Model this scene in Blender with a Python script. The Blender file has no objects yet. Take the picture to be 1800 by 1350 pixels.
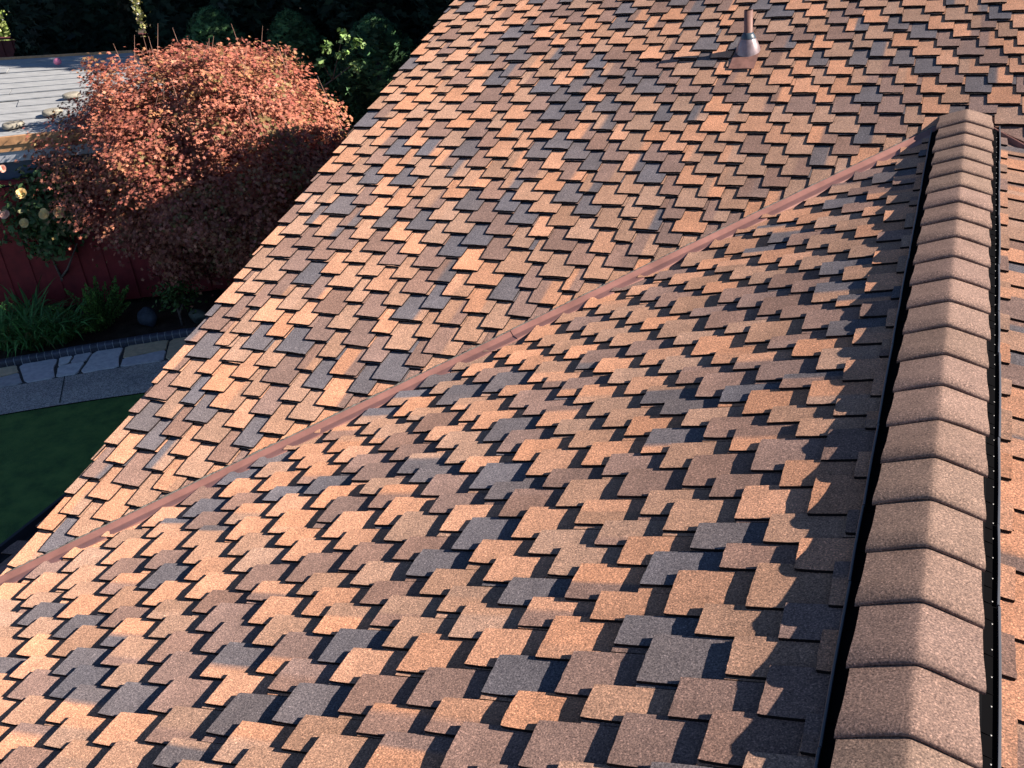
import bpy, bmesh, math, random
import numpy as np
from mathutils import Vector, Matrix, Quaternion
random.seed(7); rng = np.random.default_rng(7)
R = math.radians
scene = bpy.context.scene
col = scene.collection

# ---------------------------------------------------------------- camera
CAM = Vector((-0.03603, -5.72992, 1.58821)); YAW, PITCH, ROLL, FPX = 0.43903, 0.5051, -0.11054, 1815.98
fw = Vector((-math.sin(YAW)*math.cos(PITCH), math.cos(YAW)*math.cos(PITCH), -math.sin(PITCH)))
rt = Vector((math.cos(YAW), math.sin(YAW), 0)); up = rt.cross(fw)
r2 = rt*math.cos(ROLL)+up*math.sin(ROLL); u2 = -rt*math.sin(ROLL)+up*math.cos(ROLL)
cd = bpy.data.cameras.new('camera'); cam = bpy.data.objects.new('camera', cd); col.objects.link(cam)
cam.matrix_world = Matrix(((r2.x, u2.x, -fw.x, CAM.x), (r2.y, u2.y, -fw.y, CAM.y), (r2.z, u2.z, -fw.z, CAM.z), (0, 0, 0, 1)))
cd.sensor_width = 36; cd.lens = FPX/1800*36; cd.clip_start = 0.05; cd.clip_end = 500
scene.camera = cam

# ---------------------------------------------------------------- light
SUN_EL, SUN_AZ = R(28.3), R(79.5)          # azimuth clockwise from +Y
w = bpy.data.worlds.new('World'); scene.world = w; w.use_nodes = True
nt = w.node_tree; nt.nodes.clear()
sky = nt.nodes.new('ShaderNodeTexSky'); sky.sky_type = 'NISHITA'; sky.sun_disc = False
sky.sun_elevation = SUN_EL; sky.sun_rotation = SUN_AZ; sky.altitude = 2000; sky.air_density = 0.7; sky.dust_density = 0.0; sky.ozone_density = 2.5
bg = nt.nodes.new('ShaderNodeBackground'); bg.inputs['Strength'].default_value = 0.062
ow = nt.nodes.new('ShaderNodeOutputWorld')
nt.links.new(sky.outputs[0], bg.inputs[0]); nt.links.new(bg.outputs[0], ow.inputs[0])
sd = bpy.data.lights.new('sun', 'SUN'); sd.energy = 5.0; sd.angle = R(0.5); sd.color = (1.0, 0.89, 0.78)
so = bpy.data.objects.new('sun', sd); col.objects.link(so)
sdir = Vector((math.sin(SUN_AZ)*math.cos(SUN_EL), math.cos(SUN_AZ)*math.cos(SUN_EL), math.sin(SUN_EL)))
so.rotation_euler = sdir.to_track_quat('Z', 'Y').to_euler(); so.location = (10, 0, 12)
scene.view_settings.view_transform = 'Standard'; scene.view_settings.look = 'None'
scene.view_settings.exposure = 1.38; scene.view_settings.gamma = 1.0; scene.view_settings.use_curve_mapping = False

# ---------------------------------------------------------------- helpers
def tag(o, label=None, cat=None, group=None, kind=None):
    if label: o['label'] = label
    if cat: o['category'] = cat
    if group: o['group'] = group
    if kind: o['kind'] = kind
    return o
def empty(name, loc, label=None, cat=None, group=None):
    o = bpy.data.objects.new(name, None); o.location = loc; o.empty_display_size = .1; col.objects.link(o)
    return tag(o, label, cat, group)
class MB:
    """collects verts / faces; build() links them as ONE mesh object"""
    def __init__(s): s.v = []; s.f = []; s.mi = []; s.c = []
    def add(s, vs, fs, mi=0, cs=None):
        b = len(s.v); s.v += [tuple(p) for p in vs]; s.f += [tuple(b+i for i in f) for f in fs]
        s.mi += [mi]*len(fs) if isinstance(mi, int) else list(mi)
        s.c += list(cs) if cs is not None else [(1, 1, 1)]*len(vs)
    def box(s, a, b, mi=0, M=None):
        x0, y0, z0 = a; x1, y1, z1 = b
        vs = [Vector(p) for p in ((x0,y0,z0),(x1,y0,z0),(x1,y1,z0),(x0,y1,z0),(x0,y0,z1),(x1,y0,z1),(x1,y1,z1),(x0,y1,z1))]
        if M is not None: vs = [M @ p for p in vs]
        s.add(vs, [(0,3,2,1),(4,5,6,7),(0,1,5,4),(1,2,6,5),(2,3,7,6),(3,0,4,7)], mi)
    def tube(s, pts, rs, n=8, mi=0, cap=True):
        pts = [Vector(p) for p in pts]; rings = []
        for i, p in enumerate(pts):
            d = (pts[min(i+1, len(pts)-1)]-pts[max(i-1, 0)]).normalized()
            a = d.cross(Vector((0, 0, 1))) if abs(d.z) < .95 else d.cross(Vector((1, 0, 0)))
            a.normalize(); b = d.cross(a)
            rings.append([p+(a*math.cos(t)+b*math.sin(t))*rs[i] for t in [2*math.pi*k/n for k in range(n)]])
        vs = [v for r in rings for v in r]; fs = []
        for i in range(len(pts)-1):
            for k in range(n):
                fs.append((i*n+k, i*n+(k+1) % n, (i+1)*n+(k+1) % n, (i+1)*n+k))
        if cap: fs += [tuple(range(n))[::-1], tuple(range((len(pts)-1)*n, len(pts)*n))]
        s.add(vs, fs, mi)
    def lathe(s, c, prof, n=24, mi=0):
        s.tube([Vector(c)+Vector((0, 0, z)) for r, z in prof], [r for r, z in prof], n, mi)
    def grid(s, P, mi=0, cs=None, flip=False):
        P = np.asarray(P, float); a, b = P.shape[:2]
        fs = []
        for i in range(a-1):
            for j in range(b-1):
                q = (i*b+j, (i+1)*b+j, (i+1)*b+j+1, i*b+j+1)
                fs.append(q[::-1] if flip else q)
        s.add(P.reshape(-1, 3).tolist(), fs, mi, None if cs is None else np.asarray(cs).reshape(-1, 3).tolist())
    def build(s, name, mats, parent=None, loc=None, smooth=False, color=False):
        me = bpy.data.meshes.new(name); me.from_pydata(s.v, [], s.f)
        for m in (mats if isinstance(mats, (list, tuple)) else [mats]): me.materials.append(m)
        me.polygons.foreach_set('material_index', s.mi)
        if smooth: me.polygons.foreach_set('use_smooth', [True]*len(s.f))
        if color:
            ca = me.color_attributes.new('Col', 'FLOAT_COLOR', 'POINT')
            a = np.ones((len(s.v), 4), np.float32); a[:, :3] = np.array(s.c); ca.data.foreach_set('color', a.ravel())
        me.update(); o = bpy.data.objects.new(name, me); col.objects.link(o)
        if parent:
            o.parent = parent; pl = parent
            off = Vector((0, 0, 0))
            while pl: off += Vector(pl.location); pl = pl.parent
            o.location = -off if loc is None else Vector(loc)
        return o
def leafmesh(name, tv, tf, P, N, S, C, mat, parent=None, spin=None, stretch=None):
    """many copies of one small leaf outline, each with own place, facing, size and colour, as ONE mesh"""
    tv = np.asarray(tv, float); n = len(P); k = len(tv)
    N = N/np.linalg.norm(N, axis=1, keepdims=True)
    a = np.cross(N, rng.normal(size=(n, 3)) if spin is None else spin); a /= np.linalg.norm(a, axis=1, keepdims=True)+1e-9
    b = np.cross(N, a)
    S = np.asarray(S).reshape(n, 1)
    V = P[:, None, :]+S[:, None, :]*(tv[None, :, 0:1]*a[:, None, :]+tv[None, :, 1:2]*b[:, None, :]+tv[None, :, 2:3]*N[:, None, :])
    V = V.reshape(-1, 3)
    L = np.concatenate([np.array(f) for f in tf]); cnt = np.array([len(f) for f in tf])
    LI = (L[None, :]+k*np.arange(n)[:, None]).ravel(); CN = np.tile(cnt, n)
    me = bpy.data.meshes.new(name); me.vertices.add(len(V)); me.vertices.foreach_set('co', V.astype(np.float32).ravel())
    me.loops.add(len(LI)); me.loops.foreach_set('vertex_index', LI.astype(np.int32))
    me.polygons.add(len(CN)); st = np.concatenate([[0], np.cumsum(CN)[:-1]])
    me.polygons.foreach_set('loop_start', st.astype(np.int32)); me.polygons.foreach_set('loop_total', CN.astype(np.int32))
    me.update(calc_edges=True)
    ca = me.color_attributes.new('Col', 'FLOAT_COLOR', 'POINT')
    A = np.ones((n, k, 4), np.float32); A[:, :, :3] = np.asarray(C)[:, None, :]; ca.data.foreach_set('color', A.ravel())
    me.materials.append(mat); me.validate()
    o = bpy.data.objects.new(name, me); col.objects.link(o)
    if parent: o.parent = parent; o.location = -Vector(parent.location)
    return o

# ---------------------------------------------------------------- materials
def mat(name):
    m = bpy.data.materials.new(name); m.use_nodes = True
    return m, m.node_tree.nodes, m.node_tree.links, m.node_tree.nodes['Principled BSDF']
def N(ns, t, **k):
    n = ns.new(t)
    for a, b in k.items():
        if a in n.inputs: n.inputs[a].default_value = b
        else: setattr(n, a, b)
    return n
def ramp(ns, stops):
    r = ns.new('ShaderNodeValToRGB'); e = r.color_ramp.elements
    while len(e) < len(stops): e.new(.5)
    for i, (p, c) in enumerate(stops): e[i].position = p; e[i].color = (*c, 1) if len(c) == 3 else c
    return r
def mixmul(ns, ls, a, b, fac=1.0, mode='MULTIPLY'):
    m = ns.new('ShaderNodeMix'); m.data_type = 'RGBA'; m.blend_type = mode; m.inputs[0].default_value = fac
    ls.new(a, m.inputs[6]); ls.new(b, m.inputs[7]); return m.outputs[2]
def simple(name, c, rough=.7, noise=None, var=.25, bump=0, metal=0, spec=.4):
    m, ns, ls, b = mat(name); b.inputs['Roughness'].default_value = rough; b.inputs['Metallic'].default_value = metal
    b.inputs['Specular IOR Level'].default_value = spec
    b.inputs['Base Color'].default_value = (*c, 1)
    if noise:
        tc = N(ns, 'ShaderNodeTexCoord'); n = N(ns, 'ShaderNodeTexNoise', Scale=noise, Detail=5.0, Roughness=.6)
        ls.new(tc.outputs['Object'], n.inputs['Vector'])
        lo = tuple(x*(1-var) for x in c); hi = tuple(min(1, x*(1+var)) for x in c)
        r = ramp(ns, [(.3, lo), (.7, hi)]); ls.new(n.outputs[0], r.inputs[0]); ls.new(r.outputs[0], b.inputs['Base Color'])
        if bump:
            bp = N(ns, 'ShaderNodeBump', Strength=bump, Distance=.004); ls.new(n.outputs[0], bp.inputs['Height']); ls.new(bp.outputs[0], b.inputs['Normal'])
    return m
def granule(name, base=None, strength=.8, dr=1.0, bump=.55):
    """mineral granules: mixed dark, mid and pale grains on the shingle's own colour"""
    m, ns, ls, b = mat(name); b.inputs['Roughness'].default_value = .95; b.inputs['Specular IOR Level'].default_value = .15
    b.inputs['Diffuse Roughness'].default_value = dr
    tc = N(ns, 'ShaderNodeTexCoord')
    n1 = N(ns, 'ShaderNodeTexNoise', Scale=215.0, Detail=2.0, Roughness=.7); ls.new(tc.outputs['Object'], n1.inputs['Vector'])
    v = N(ns, 'ShaderNodeTexVoronoi', Scale=330.0); ls.new(tc.outputs['Object'], v.inputs['Vector'])
    n2 = N(ns, 'ShaderNodeTexNoise', Scale=9.0, Detail=3.0); ls.new(tc.outputs['Object'], n2.inputs['Vector'])
    if base is None:
        at = N(ns, 'ShaderNodeAttribute', attribute_name='Col'); src = at.outputs['Color']
    else:
        rg = N(ns, 'ShaderNodeRGB'); rg.outputs[0].default_value = (*base, 1); src = rg.outputs[0]
    r1 = ramp(ns, [(.30, (.30, .28, .29)), (.46, (.84, .84, .84)), (.60, (1.25, 1.22, 1.17)), (.74, (2.2, 2.1, 2.0))])
    ls.new(n1.outputs[0], r1.inputs[0])
    c = mixmul(ns, ls, src, r1.outputs[0], strength)
    sx = N(ns, 'ShaderNodeSeparateColor'); ls.new(v.outputs['Color'], sx.inputs[0])
    r2_ = ramp(ns, [(0, (.60, .58, .60)), (.25, (.9, .9, .9)), (.8, (1.08, 1.05, 1.0)), (1, (1.75, 1.7, 1.65))]); ls.new(sx.outputs[0], r2_.inputs[0])
    c = mixmul(ns, ls, c, r2_.outputs[0], .8)
    r3 = ramp(ns, [(.3, (.9, .9, .9)), (.7, (1.1, 1.1, 1.1))]); ls.new(n2.outputs[0], r3.inputs[0])
    c = mixmul(ns, ls, c, r3.outputs[0], 1)
    ls.new(c, b.inputs['Base Color'])
    bp = N(ns, 'ShaderNodeBump', Strength=bump, Distance=.0016); ls.new(n1.outputs[0], bp.inputs['Height'])
    ls.new(bp.outputs[0], b.inputs['Normal'])
    return m
def leafmat(name, trans=.25, rough=.55):
    m, ns, ls, b = mat(name); at = N(ns, 'ShaderNodeAttribute', attribute_name='Col')
    b.inputs['Roughness'].default_value = rough; b.inputs['Specular IOR Level'].default_value = .3
    ls.new(at.outputs['Color'], b.inputs['Base Color'])
    t = ns.new('ShaderNodeBsdfTranslucent'); ls.new(at.outputs['Color'], t.inputs[0])
    mx = ns.new('ShaderNodeMixShader'); mx.inputs[0].default_value = trans
    out = ns['Material Output']; ls.new(b.outputs[0], mx.inputs[1]); ls.new(t.outputs[0], mx.inputs[2]); ls.new(mx.outputs[0], out.inputs[0])
    return m
M_SH = granule('shingle_granules'); M_EDGE = simple('shingle_cut_edge', (.014, .010, .010), .95, spec=.1)  # dark asphalt edge, blackened further so its colour carries the shade there
M_CAP = granule('ridge_cap_granules', None, .8, 0.0, .3)
M_BED = granule('shingle_bed', (.10, .075, .065))
M_PLAST = simple('black_plastic', (.003, .003, .0035), .9, spec=.03)
M_RIM = simple('weathered_plastic_rim', (.06, .065, .075), .38)
M_NAIL = simple('nail_head', (.30, .30, .29), .5, metal=.4)
M_METAL = simple('painted_valley_metal', (.245, .118, .098), .5, 9, .22, .1, spec=.4)
M_SEAL = simple('roof_cement', (.13, .12, .105), .9, 90, .6, .8)
M_PIPE = simple('painted_vent_pipe', (.17, .085, .068), .6, 30, .25)
M_BOOT = simple('boot_metal', (.24, .185, .19), .38, 30, .25, metal=.35)
M_RUB = simple('boot_rubber', (.035, .055, .075), .4)
M_WALL = simple('stucco', (.42, .36, .28), .9, 40, .15, .3)
M_FASC = simple('dark_gutter', (.03, .03, .035), .45)
M_TRIM = simple('rake_board', (.10, .06, .045), .6)

# ================================================================ HOUSE
T = 0.2840767; PA = math.atan(T); CP, SP = math.cos(PA), math.sin(PA)
E = 0.1; TH = .0092; TAU = TH/E
PAL = [((.455, .245, .158), .30), ((.345, .213, .154), .33), ((.230, .150, .127), .25), ((.128, .117, .130), .12)]
def palette():
    x = random.random(); a = 0
    for i, (c, p) in enumerate(PAL):
        a += p
        if x < a: break
    k = random.uniform(.86, 1.14); h = random.uniform(-.05, .05)
    return np.array([c[0]*k*(1+h), c[1]*k, c[2]*k*(1-h)])
house = empty('house', (0, 0, -3.6), 'house with a multi toned brown shingle roof, its long ridge running into the main slope', 'house')

def slope_frame(O, U, D):
    """O origin on the slope plane, U unit along the courses, D unit up the slope"""
    O, U, D = np.array(O, float), np.array(U, float), np.array(D, float)
    Nn = np.cross(U, D); Nn = Nn if Nn[2] > 0 else -Nn
    return lambda u, d, h: O+U*u[..., None]+D*d[..., None]+Nn*h[..., None]
def shingle_slope(name, fr, u0, u1, k0, k1, keep, cuts, label, flip=False, dens=.014):
    mb = MB(); LEN = 2.95*E
    tabs = []; u = u0-.3                        # tabs of the first course
    while u < u1+.3:
        w_ = random.uniform(.10, .17); tabs.append([u, u+w_]); u += w_+(random.uniform(.075, .13) if flip else random.uniform(.075, .115))
    for k in range(k0, k1):
        if k > k0:                              # each course's tabs stand over the slots of the one below
            nt_ = []; shf = random.uniform(-.012, .012)
            for (a0, a1), (b0, b1) in zip(tabs[:-1], tabs[1:]):
                ra, rb = (random.uniform(-.004, .066) if flip else random.uniform(.002, .072)), random.uniform(-.012, .018)
                if flip: ra, rb = rb, ra
                nt_.append([a1-ra+shf, b0+rb+shf])
            cs_ = [(n_[0]+n_[1])/2 for n_ in nt_]    # keep the module even up the slope
            for i_ in range(1, len(nt_)-1):
                c_ = cs_[i_]+.35*((cs_[i_-1]+cs_[i_+1])/2-cs_[i_]); w_ = .62*(nt_[i_][1]-nt_[i_][0])+.38*random.uniform(.10, .18)
                nt_[i_] = [c_-w_/2, c_+w_/2]
            for n_ in nt_:
                if n_[1]-n_[0] < .085: c_ = .0425-(n_[1]-n_[0])/2; n_[0] -= c_; n_[1] += c_
                if n_[1]-n_[0] > .20: n_[1] = n_[0]+random.uniform(.14, .185)
            fix = [nt_[0]]
            for n_ in nt_[1:]:
                gap = n_[0]-fix[-1][1]
                gm = .062
                if gap < gm: fix[-1][1] -= (gm+.004-gap)/2; n_[0] += (gm+.004-gap)/2
                if n_[0]-fix[-1][1] > .195: m_ = (n_[0]+fix[-1][1])/2; fix.append([m_-.045, m_+.045])
                fix.append(n_)
            tabs = [t_ for t_ in fix if t_[1]-t_[0] > .05]
            while tabs[0][0] > u0-.1: w_ = random.uniform(.11, .17); e_ = tabs[0][0]-random.uniform(.055, .10); tabs.insert(0, [e_-w_, e_])
            while tabs[-1][1] < u1+.1: w_ = random.uniform(.11, .17); e_ = tabs[-1][1]+random.uniform(.055, .10); tabs.append([e_, e_+w_])
        segs = []
        for q0, q1 in zip(tabs[:-1], tabs[1:]): segs += [(q0[0], q0[1], True), (q0[1], q1[0], False)]
        last = palette()
        for u, ue, long_ in segs:
            wd = ue-u
            if ue < u0 or u > u1: continue
            if keep(u, ue, k*E):
                nu = max(3, int(wd/dens)+1)
                us = np.linspace(u+.0012, ue-.0012, nu)
                taper = random.uniform(0, .005) if long_ else -random.uniform(0, .004)
                ds = np.array([0, .012, .05, .12, LEN]) if long_ else np.array([E, E+.012, E+.05, E+.12, LEN])
                jit = random.uniform(-.004, .004); skew = random.uniform(-.004, .004)
                c0 = palette() if random.random() < .72 else last; c1 = c0
                if random.random() < .24: c1 = palette()
                last = c1
                bnd = random.uniform(.25, .75); curl = random.choice((0, .001, .002, .003, .005))+random.uniform(-.0004, .0006)
                tw = random.uniform(-.0012, .0012)
                PT = []; PB = []; CS = []
                for j, d in enumerate(ds):
                    fr_ = (us-us[0])/(us[-1]-us[0]); off = taper*max(0, 1-j*.35)
                    uu = us+off*(1-2*fr_)
                    dd = np.full(nu, d)
                    if j == 0: dd = dd+jit+skew*(fr_-.5)+rng.normal(0, .0007, nu)
                    if j == 1: dd = dd+jit
                    if j in (0, 1): uu = uu+rng.normal(0, .0002, nu)
                    hh = -TAU*d+curl*max(0, 1-(d-ds[0])/.09)**2*(1-.5*np.abs(fr_*2-1))+tw*(fr_-.5)*2*max(0, 1-(d-ds[0])/.15)
                    D_ = k*E+dd
                    PT.append(fr(uu, D_, hh)); PB.append(fr(uu, D_, hh-TH*.93))
                    m = np.clip((fr_-bnd)/.09+.5, 0, 1)[:, None]; CS.append(c0*(1-m)+c1*m)
                PT = np.array(PT); PB = np.array(PB); CS = np.array(CS)
                mb.grid(PT, 0, CS, flip)
                mb.grid(np.array([PB[0], PT[0]]), 1, None, flip)                       # butt face
                mb.grid(np.array([PT[:, 0], PB[:, 0]]), 1, None, not flip)     # sides
                mb.grid(np.array([PT[:, -1], PB[:, -1]]), 1, None, flip)
    o = mb.build(name, [M_SH, M_EDGE], house, color=True)
    bm = bmesh.new(); bm.from_mesh(o.data)
    off = Vector(o.location)+Vector(house.location)
    for co, no in cuts:
        bmesh.ops.bisect_plane(bm, geom=bm.verts[:]+bm.edges[:]+bm.faces[:], dist=1e-6, plane_co=Vector(co)-off, plane_no=Vector(no), clear_outer=True)
    bm.to_mesh(o.data); bm.free()
    tag(o, label); return o
S2 = math.sqrt(.5)
VW_A, VW_B = .017, .070                        # shingle cut lines either side of the valley
# --- A: main slope facing the camera, courses along x
Y0A = -1.80873; XR = -3.54; YTOP = 3.3
OA = (0, Y0A, Y0A*T)
frA = slope_frame(OA, (1, 0, 0), (0, CP, SP))
keepA = lambda a, b, d: (Y0A+(d+.32)*CP) > -max(abs(a), abs(b))-.05 and a < 1.7
# valley planes: clear everything outside
slA = shingle_slope('main_roof_slope', frA, XR-.1, 1.7, -19, 53, keepA, [((XR, 0, 0), (-1, 0, 0)), ((0, YTOP, 0), (0, 1, 0))],
    'upper slope whose courses face the camera, ending at the bare left rake')
def cut_concave(o, wA, wR):
    """keep only A: y > -|x| + offset; cut left and right halves separately"""
    bm = bmesh.new(); bm.from_mesh(o.data); off = Vector(o.location)+Vector(house.location)
    bmesh.ops.bisect_plane(bm, geom=bm.verts[:]+bm.edges[:]+bm.faces[:], dist=1e-6, plane_co=Vector((0, 0, 0))-off, plane_no=Vector((1, 0, 0)))
    for sx in (-1, 1):
        nrm = Vector((sx*S2, S2, 0))           # towards A from the valley of that side
        vs = [v for v in bm.verts if (v.co.x+off.x)*sx >= -1e-5]; s = set(vs)
        es = [e for e in bm.edges if e.verts[0] in s and e.verts[1] in s]; fs = [f for f in bm.faces if all(v in s for v in f.verts)]
        bmesh.ops.bisect_plane(bm, geom=vs+es+fs, dist=1e-6, plane_co=nrm*(wA if sx < 0 else wR)-off, plane_no=-nrm, clear_outer=True)
    bm.to_mesh(o.data); bm.free()
cut_concave(slA, VW_A, .036)
# --- B: slope left of the ridge, courses along y
frB = slope_frame((0, 0, 0), (0, 1, 0), (CP, 0, SP))       # u = y, d = distance up the slope (negative below ridge)
keepB = lambda a, b, d: (a < -abs((d)*CP)+.25) 
slB = shingle_slope('left_roof_slope', frB, -7.6, .2, -39, -1, keepB,
    [((-.0, 0, 0), (1, 0, 0)), ((-VW_B*S2, VW_B*-S2, 0), (-S2, S2, 0))],
    'near slope left of the ridge with long shadows beside its tabs', flip=True)
# lower strip of B past the rake of A
keepL = lambda a, b, d: True
slL = shingle_slope('lower_eave_slope', frB, -3.75, 4.2, -39, -35, keepL,
    [((-3.525, 0, 0), (1, 0, 0)), ((-VW_B*S2, VW_B*-S2, 0), (S2, -S2, 0))],
    'shaded strip of shingles beside the gutter below the left rake', flip=True)
# --- C: slope right of the ridge
frC = slope_frame((0, 0, 0), (0, 1, 0), (-CP, 0, SP))
slC = shingle_slope('right_roof_slope', frC, -7.6, .2, -20, -1, keepB,
    [((0, 0, 0), (-1, 0, 0)), ((.048*S2, .048*-S2, 0), (S2, S2, 0))],
    'narrow sunlit slope right of the ridge')
# --- bed under the shingles
mb = MB(); H = .041
def q(*p): mb.add(p, [tuple(range(len(p)))])
zA = lambda y: y*T-H
mb.add([(XR+.01, XR+.01, zA(XR)), (0, 0, zA(0)), (0, YTOP, zA(YTOP)), (XR+.01, YTOP, zA(YTOP))], [(0, 1, 2, 3)])
mb.add([(1.7, -1.7, zA(-1.7)), (1.7, YTOP, zA(YTOP)), (0, YTOP, zA(YTOP)), (0, 0, zA(0))], [(0, 1, 2, 3)])
mb.add([(0, -7.5, -H), (0, 0, -H), (-3.74, -3.74, -3.74*T-H), (-3.74, -7.5, -3.74*T-H)], [(0, 1, 2, 3)])
mb.add([(0, -7.5, -H), (1.9, -7.5, -1.9*T-H), (1.9, -1.9, -1.9*T-H), (0, 0, -H)], [(0, 1, 2, 3)])
mb.add([(XR+.01, XR, XR*T-H), (XR+.01, 4.2, XR*T-H), (-3.74, 4.2, -3.74*T-H), (-3.74, -3.74, -3.74*T-H)], [(0, 1, 2, 3)])
# back slope of the main roof beyond its ridge
mb.add([(XR, YTOP, YTOP*T-.02), (1.7, YTOP, YTOP*T-.02), (1.7, 7.4, (2*YTOP-7.4)*T-.02), (XR, 7.4, (2*YTOP-7.4)*T-.02)], [(0, 1, 2, 3)])
mb.build('roof_deck', M_BED, house)
# walls below the roof
mb = MB()
def prism(pts, z0, zt):            # vertical walls under a footprint, top follows zt(x,y)
    n = len(pts)
    for i in range(n):
        a, b = pts[i], pts[(i+1) % n]
        mb.add([(a[0], a[1], z0), (b[0], b[1], z0), (b[0], b[1], zt(*b)), (a[0], a[1], zt(*a))], [(0, 1, 2, 3)])
zr = lambda x, y: (T*y if y < YTOP else T*(2*YTOP-y))-.10
prism([(-3.46, -3.3), (-3.46, YTOP), (-3.46, 7.3), (1.6, 7.3), (1.6, YTOP), (1.6, -3.3)], -3.6, lambda x, y: zr(x, y) if y > -.01 else T*-3.46-.10)
prism([(-3.3, -7.4), (-3.3, -3.3), (1.8, -3.3), (1.8, -7.4)], -3.6, lambda x, y: -abs(x)*T-.1)
mb.add([(-3.46, -3.3, T*-3.46-.1), (-3.46, YTOP, T*YTOP-.1), (-3.46, 7.3, zr(0, 7.3)), (-3.46, 7.3, -1.2), (-3.46, -3.3, -1.2)], [(0, 1, 2, 3, 4)])
mb.build('wall', M_WALL, house)
# rake board and drip edge along the left rake of A
mb = MB(); a0 = (XR, XR*T)
for x0, x1, t0, t1, mi in ((XR+.002, XR+.03, -.135, -.033, 0), (XR-.006, XR+.01, -.045, -.026, 1)):
    vs = []
    for y in (XR+.02, YTOP):
        for x in (x0, x1):
            for t in (t0, t1): vs.append((x, y, y*T+t))
    mb.add(vs, [(0, 1, 3, 2), (4, 6, 7, 5), (0, 4, 5, 1), (2, 3, 7, 6), (1, 5, 7, 3), (0, 2, 6, 4)], mi)
mb.build('rake_board', [M_TRIM, M_FASC], house)
# gutter: open trough along the left eave
mb = MB(); gx, gz = -3.745, -3.74*T-.025
prof = [(gx+.012, gz+.0), (gx+.012, gz-.09), (gx-.06, gz-.09), (gx-.085, gz-.055), (gx-.10, gz-.012), (gx-.112, gz-.008), (gx-.112, gz-.018), (gx-.103, gz-.022),
        (gx-.090, gz-.058), (gx-.062, gz-.094), (gx+.016, gz-.094), (gx+.016, gz)]
n = len(prof); vs = [(p[0], y, p[1]) for y in (-7.5, 4.2) for p in prof]
mb.add(vs, [(i, i+1, n+i+1, n+i) for i in range(n-1)])
mb.build('gutter', M_FASC, house)

# --- W valley flashings
def valley(sx, L0, L1, name, lift, label):
    mb = MB(); n = 40
    prof = [(-.12, -.034), (-.034, -.030), (-.022, -.008), (-.003, .0165), (0, .0185), (.003, .0170), (.028, .0005), (.032, -.001), (.066, -.004), (.078, -.006), (.086, -.034), (.14, -.035)]
    prof_r = [(-.14, -.036), (-.030, -.030), (-.022, -.022), (-.004, .010), (0, .0125), (.004, .010), (.024, -.026), (.10, -.036), (.13, -.037), (.14, -.038)]
    P = []
    for i in range(n+1):
        L = L0+(L1-L0)*i/n; row = []
        for wv, h in (prof if sx < 0 else prof_r):
            wob = .0011*math.sin(L*7+wv*30)
            # + w is the ridge side, - w the main-slope side
            x = (-L+wv)*S2; y = (-L-wv)*S2
            z = (T*x if wv >= 0 else T*y)+h+lift+wob*(abs(wv) > .02)
            row.append((x*-sx if sx > 0 else x, y, z) if sx > 0 else (x, y, z))
        P.append(row)
    P = np.array(P); mb.grid(P, 0, None, sx > 0)
    Pb = P.copy(); Pb[:, :, 2] -= .0012
    mb.grid(Pb, 0, None, sx < 0)
    for i in (0, n): mb.grid(np.array([P[i], Pb[i]]), 0, None, i == n)
    o = mb.build(name, M_METAL, house, smooth=False); tag(o, label); return o
LV = math.sqrt(2)*3.53
LJ = 1.84*math.sqrt(2)
valley(-1, LJ-.05, LV, 'valley_flashing', 0, 'lower length of the left dusty rose valley flashing')
valley(-1, .10, LJ, 'valley_flashing', .0025, 'upper length of the left dusty rose valley flashing, lapped over the lower one')
valley(1, .10, 2.3, 'valley_flashing', 0, 'shaded valley flashing right of the ridge end')
# cement bead along the cut edge of A
mb = MB()
for sx in (-1,):
    L = .17; rows = []
    while L < (LV-.05 if sx < 0 else 2.3):
        wv = -(VW_A if sx < 0 else .055)-.004+random.uniform(-.003, .003)
        hb = random.uniform(.0015, .007); ww = random.uniform(.006, .012)
        row = []
        for a, h in ((0.004, -.02), (.003, hb*.5), (-ww*.5, hb+.001), (-ww, hb*.4), (-ww-.003, -.004)):
            x = (-L+wv+a)*S2; y = (-L-(wv+a))*S2
            row.append((x if sx < 0 else -x, y, T*y+h))
        rows.append(row); L += .018
    mb.grid(np.array(rows), 0, None, sx > 0)
mb.build('cement_bead', M_SEAL, house, smooth=True)

# --- ridge vent and caps
Y1 = -.03
vent = None
mb = MB()
ys = np.arange(-7.4, Y1-.04, .02)
def vent_body():
    # low black body under the caps, then outer baffle rim each side
    rows = []
    for y in (-7.4, Y1-.06):
        rows.append([(x, y, -abs(x)*T+h) for x, h in ((-.128, .002), (-.121, .017), (-.06, .019), (0, .019), (.06, .019), (.121, .017), (.128, .002))])
    mb.grid(np.array(rows), 0)
    for s in (-1, 1):
        for x0, x1, h0, h1, mi in ((.118, .1560, .0040, .0060, 0),):
            vs = [(s*x, y, -x*T+h) for y in (-7.4, Y1-.06) for x, h in ((x0, h0), (x1, h0), (x1, h1), (x0, h1))]
            mb.add(vs, [(0, 1, 2, 3), (7, 6, 5, 4), (0, 4, 5, 1), (1, 5, 6, 2), (2, 6, 7, 3), (3, 7, 4, 0)], mi)
        y = -7.4
        while y < Y1-.10:                       # fins across the louvre, and fine slots
            vs = [(s*x, yy, -x*T+h) for yy in (y, y+.0012) for x, h in ((.122, .0056), (.149, .0056), (.149, .0070), (.122, .0090))]
            mb.add(vs, [(0, 1, 2, 3), (7, 6, 5, 4), (0, 4, 5, 1), (1, 5, 6, 2), (2, 6, 7, 3), (3, 7, 4, 0)], 0)
            y += random.choice((.055, .11))
vent_body()
vent = mb.build('ridge_vent', [M_PLAST], house)
tag(vent, 'black plastic ridge vent running under the ridge caps')
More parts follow.
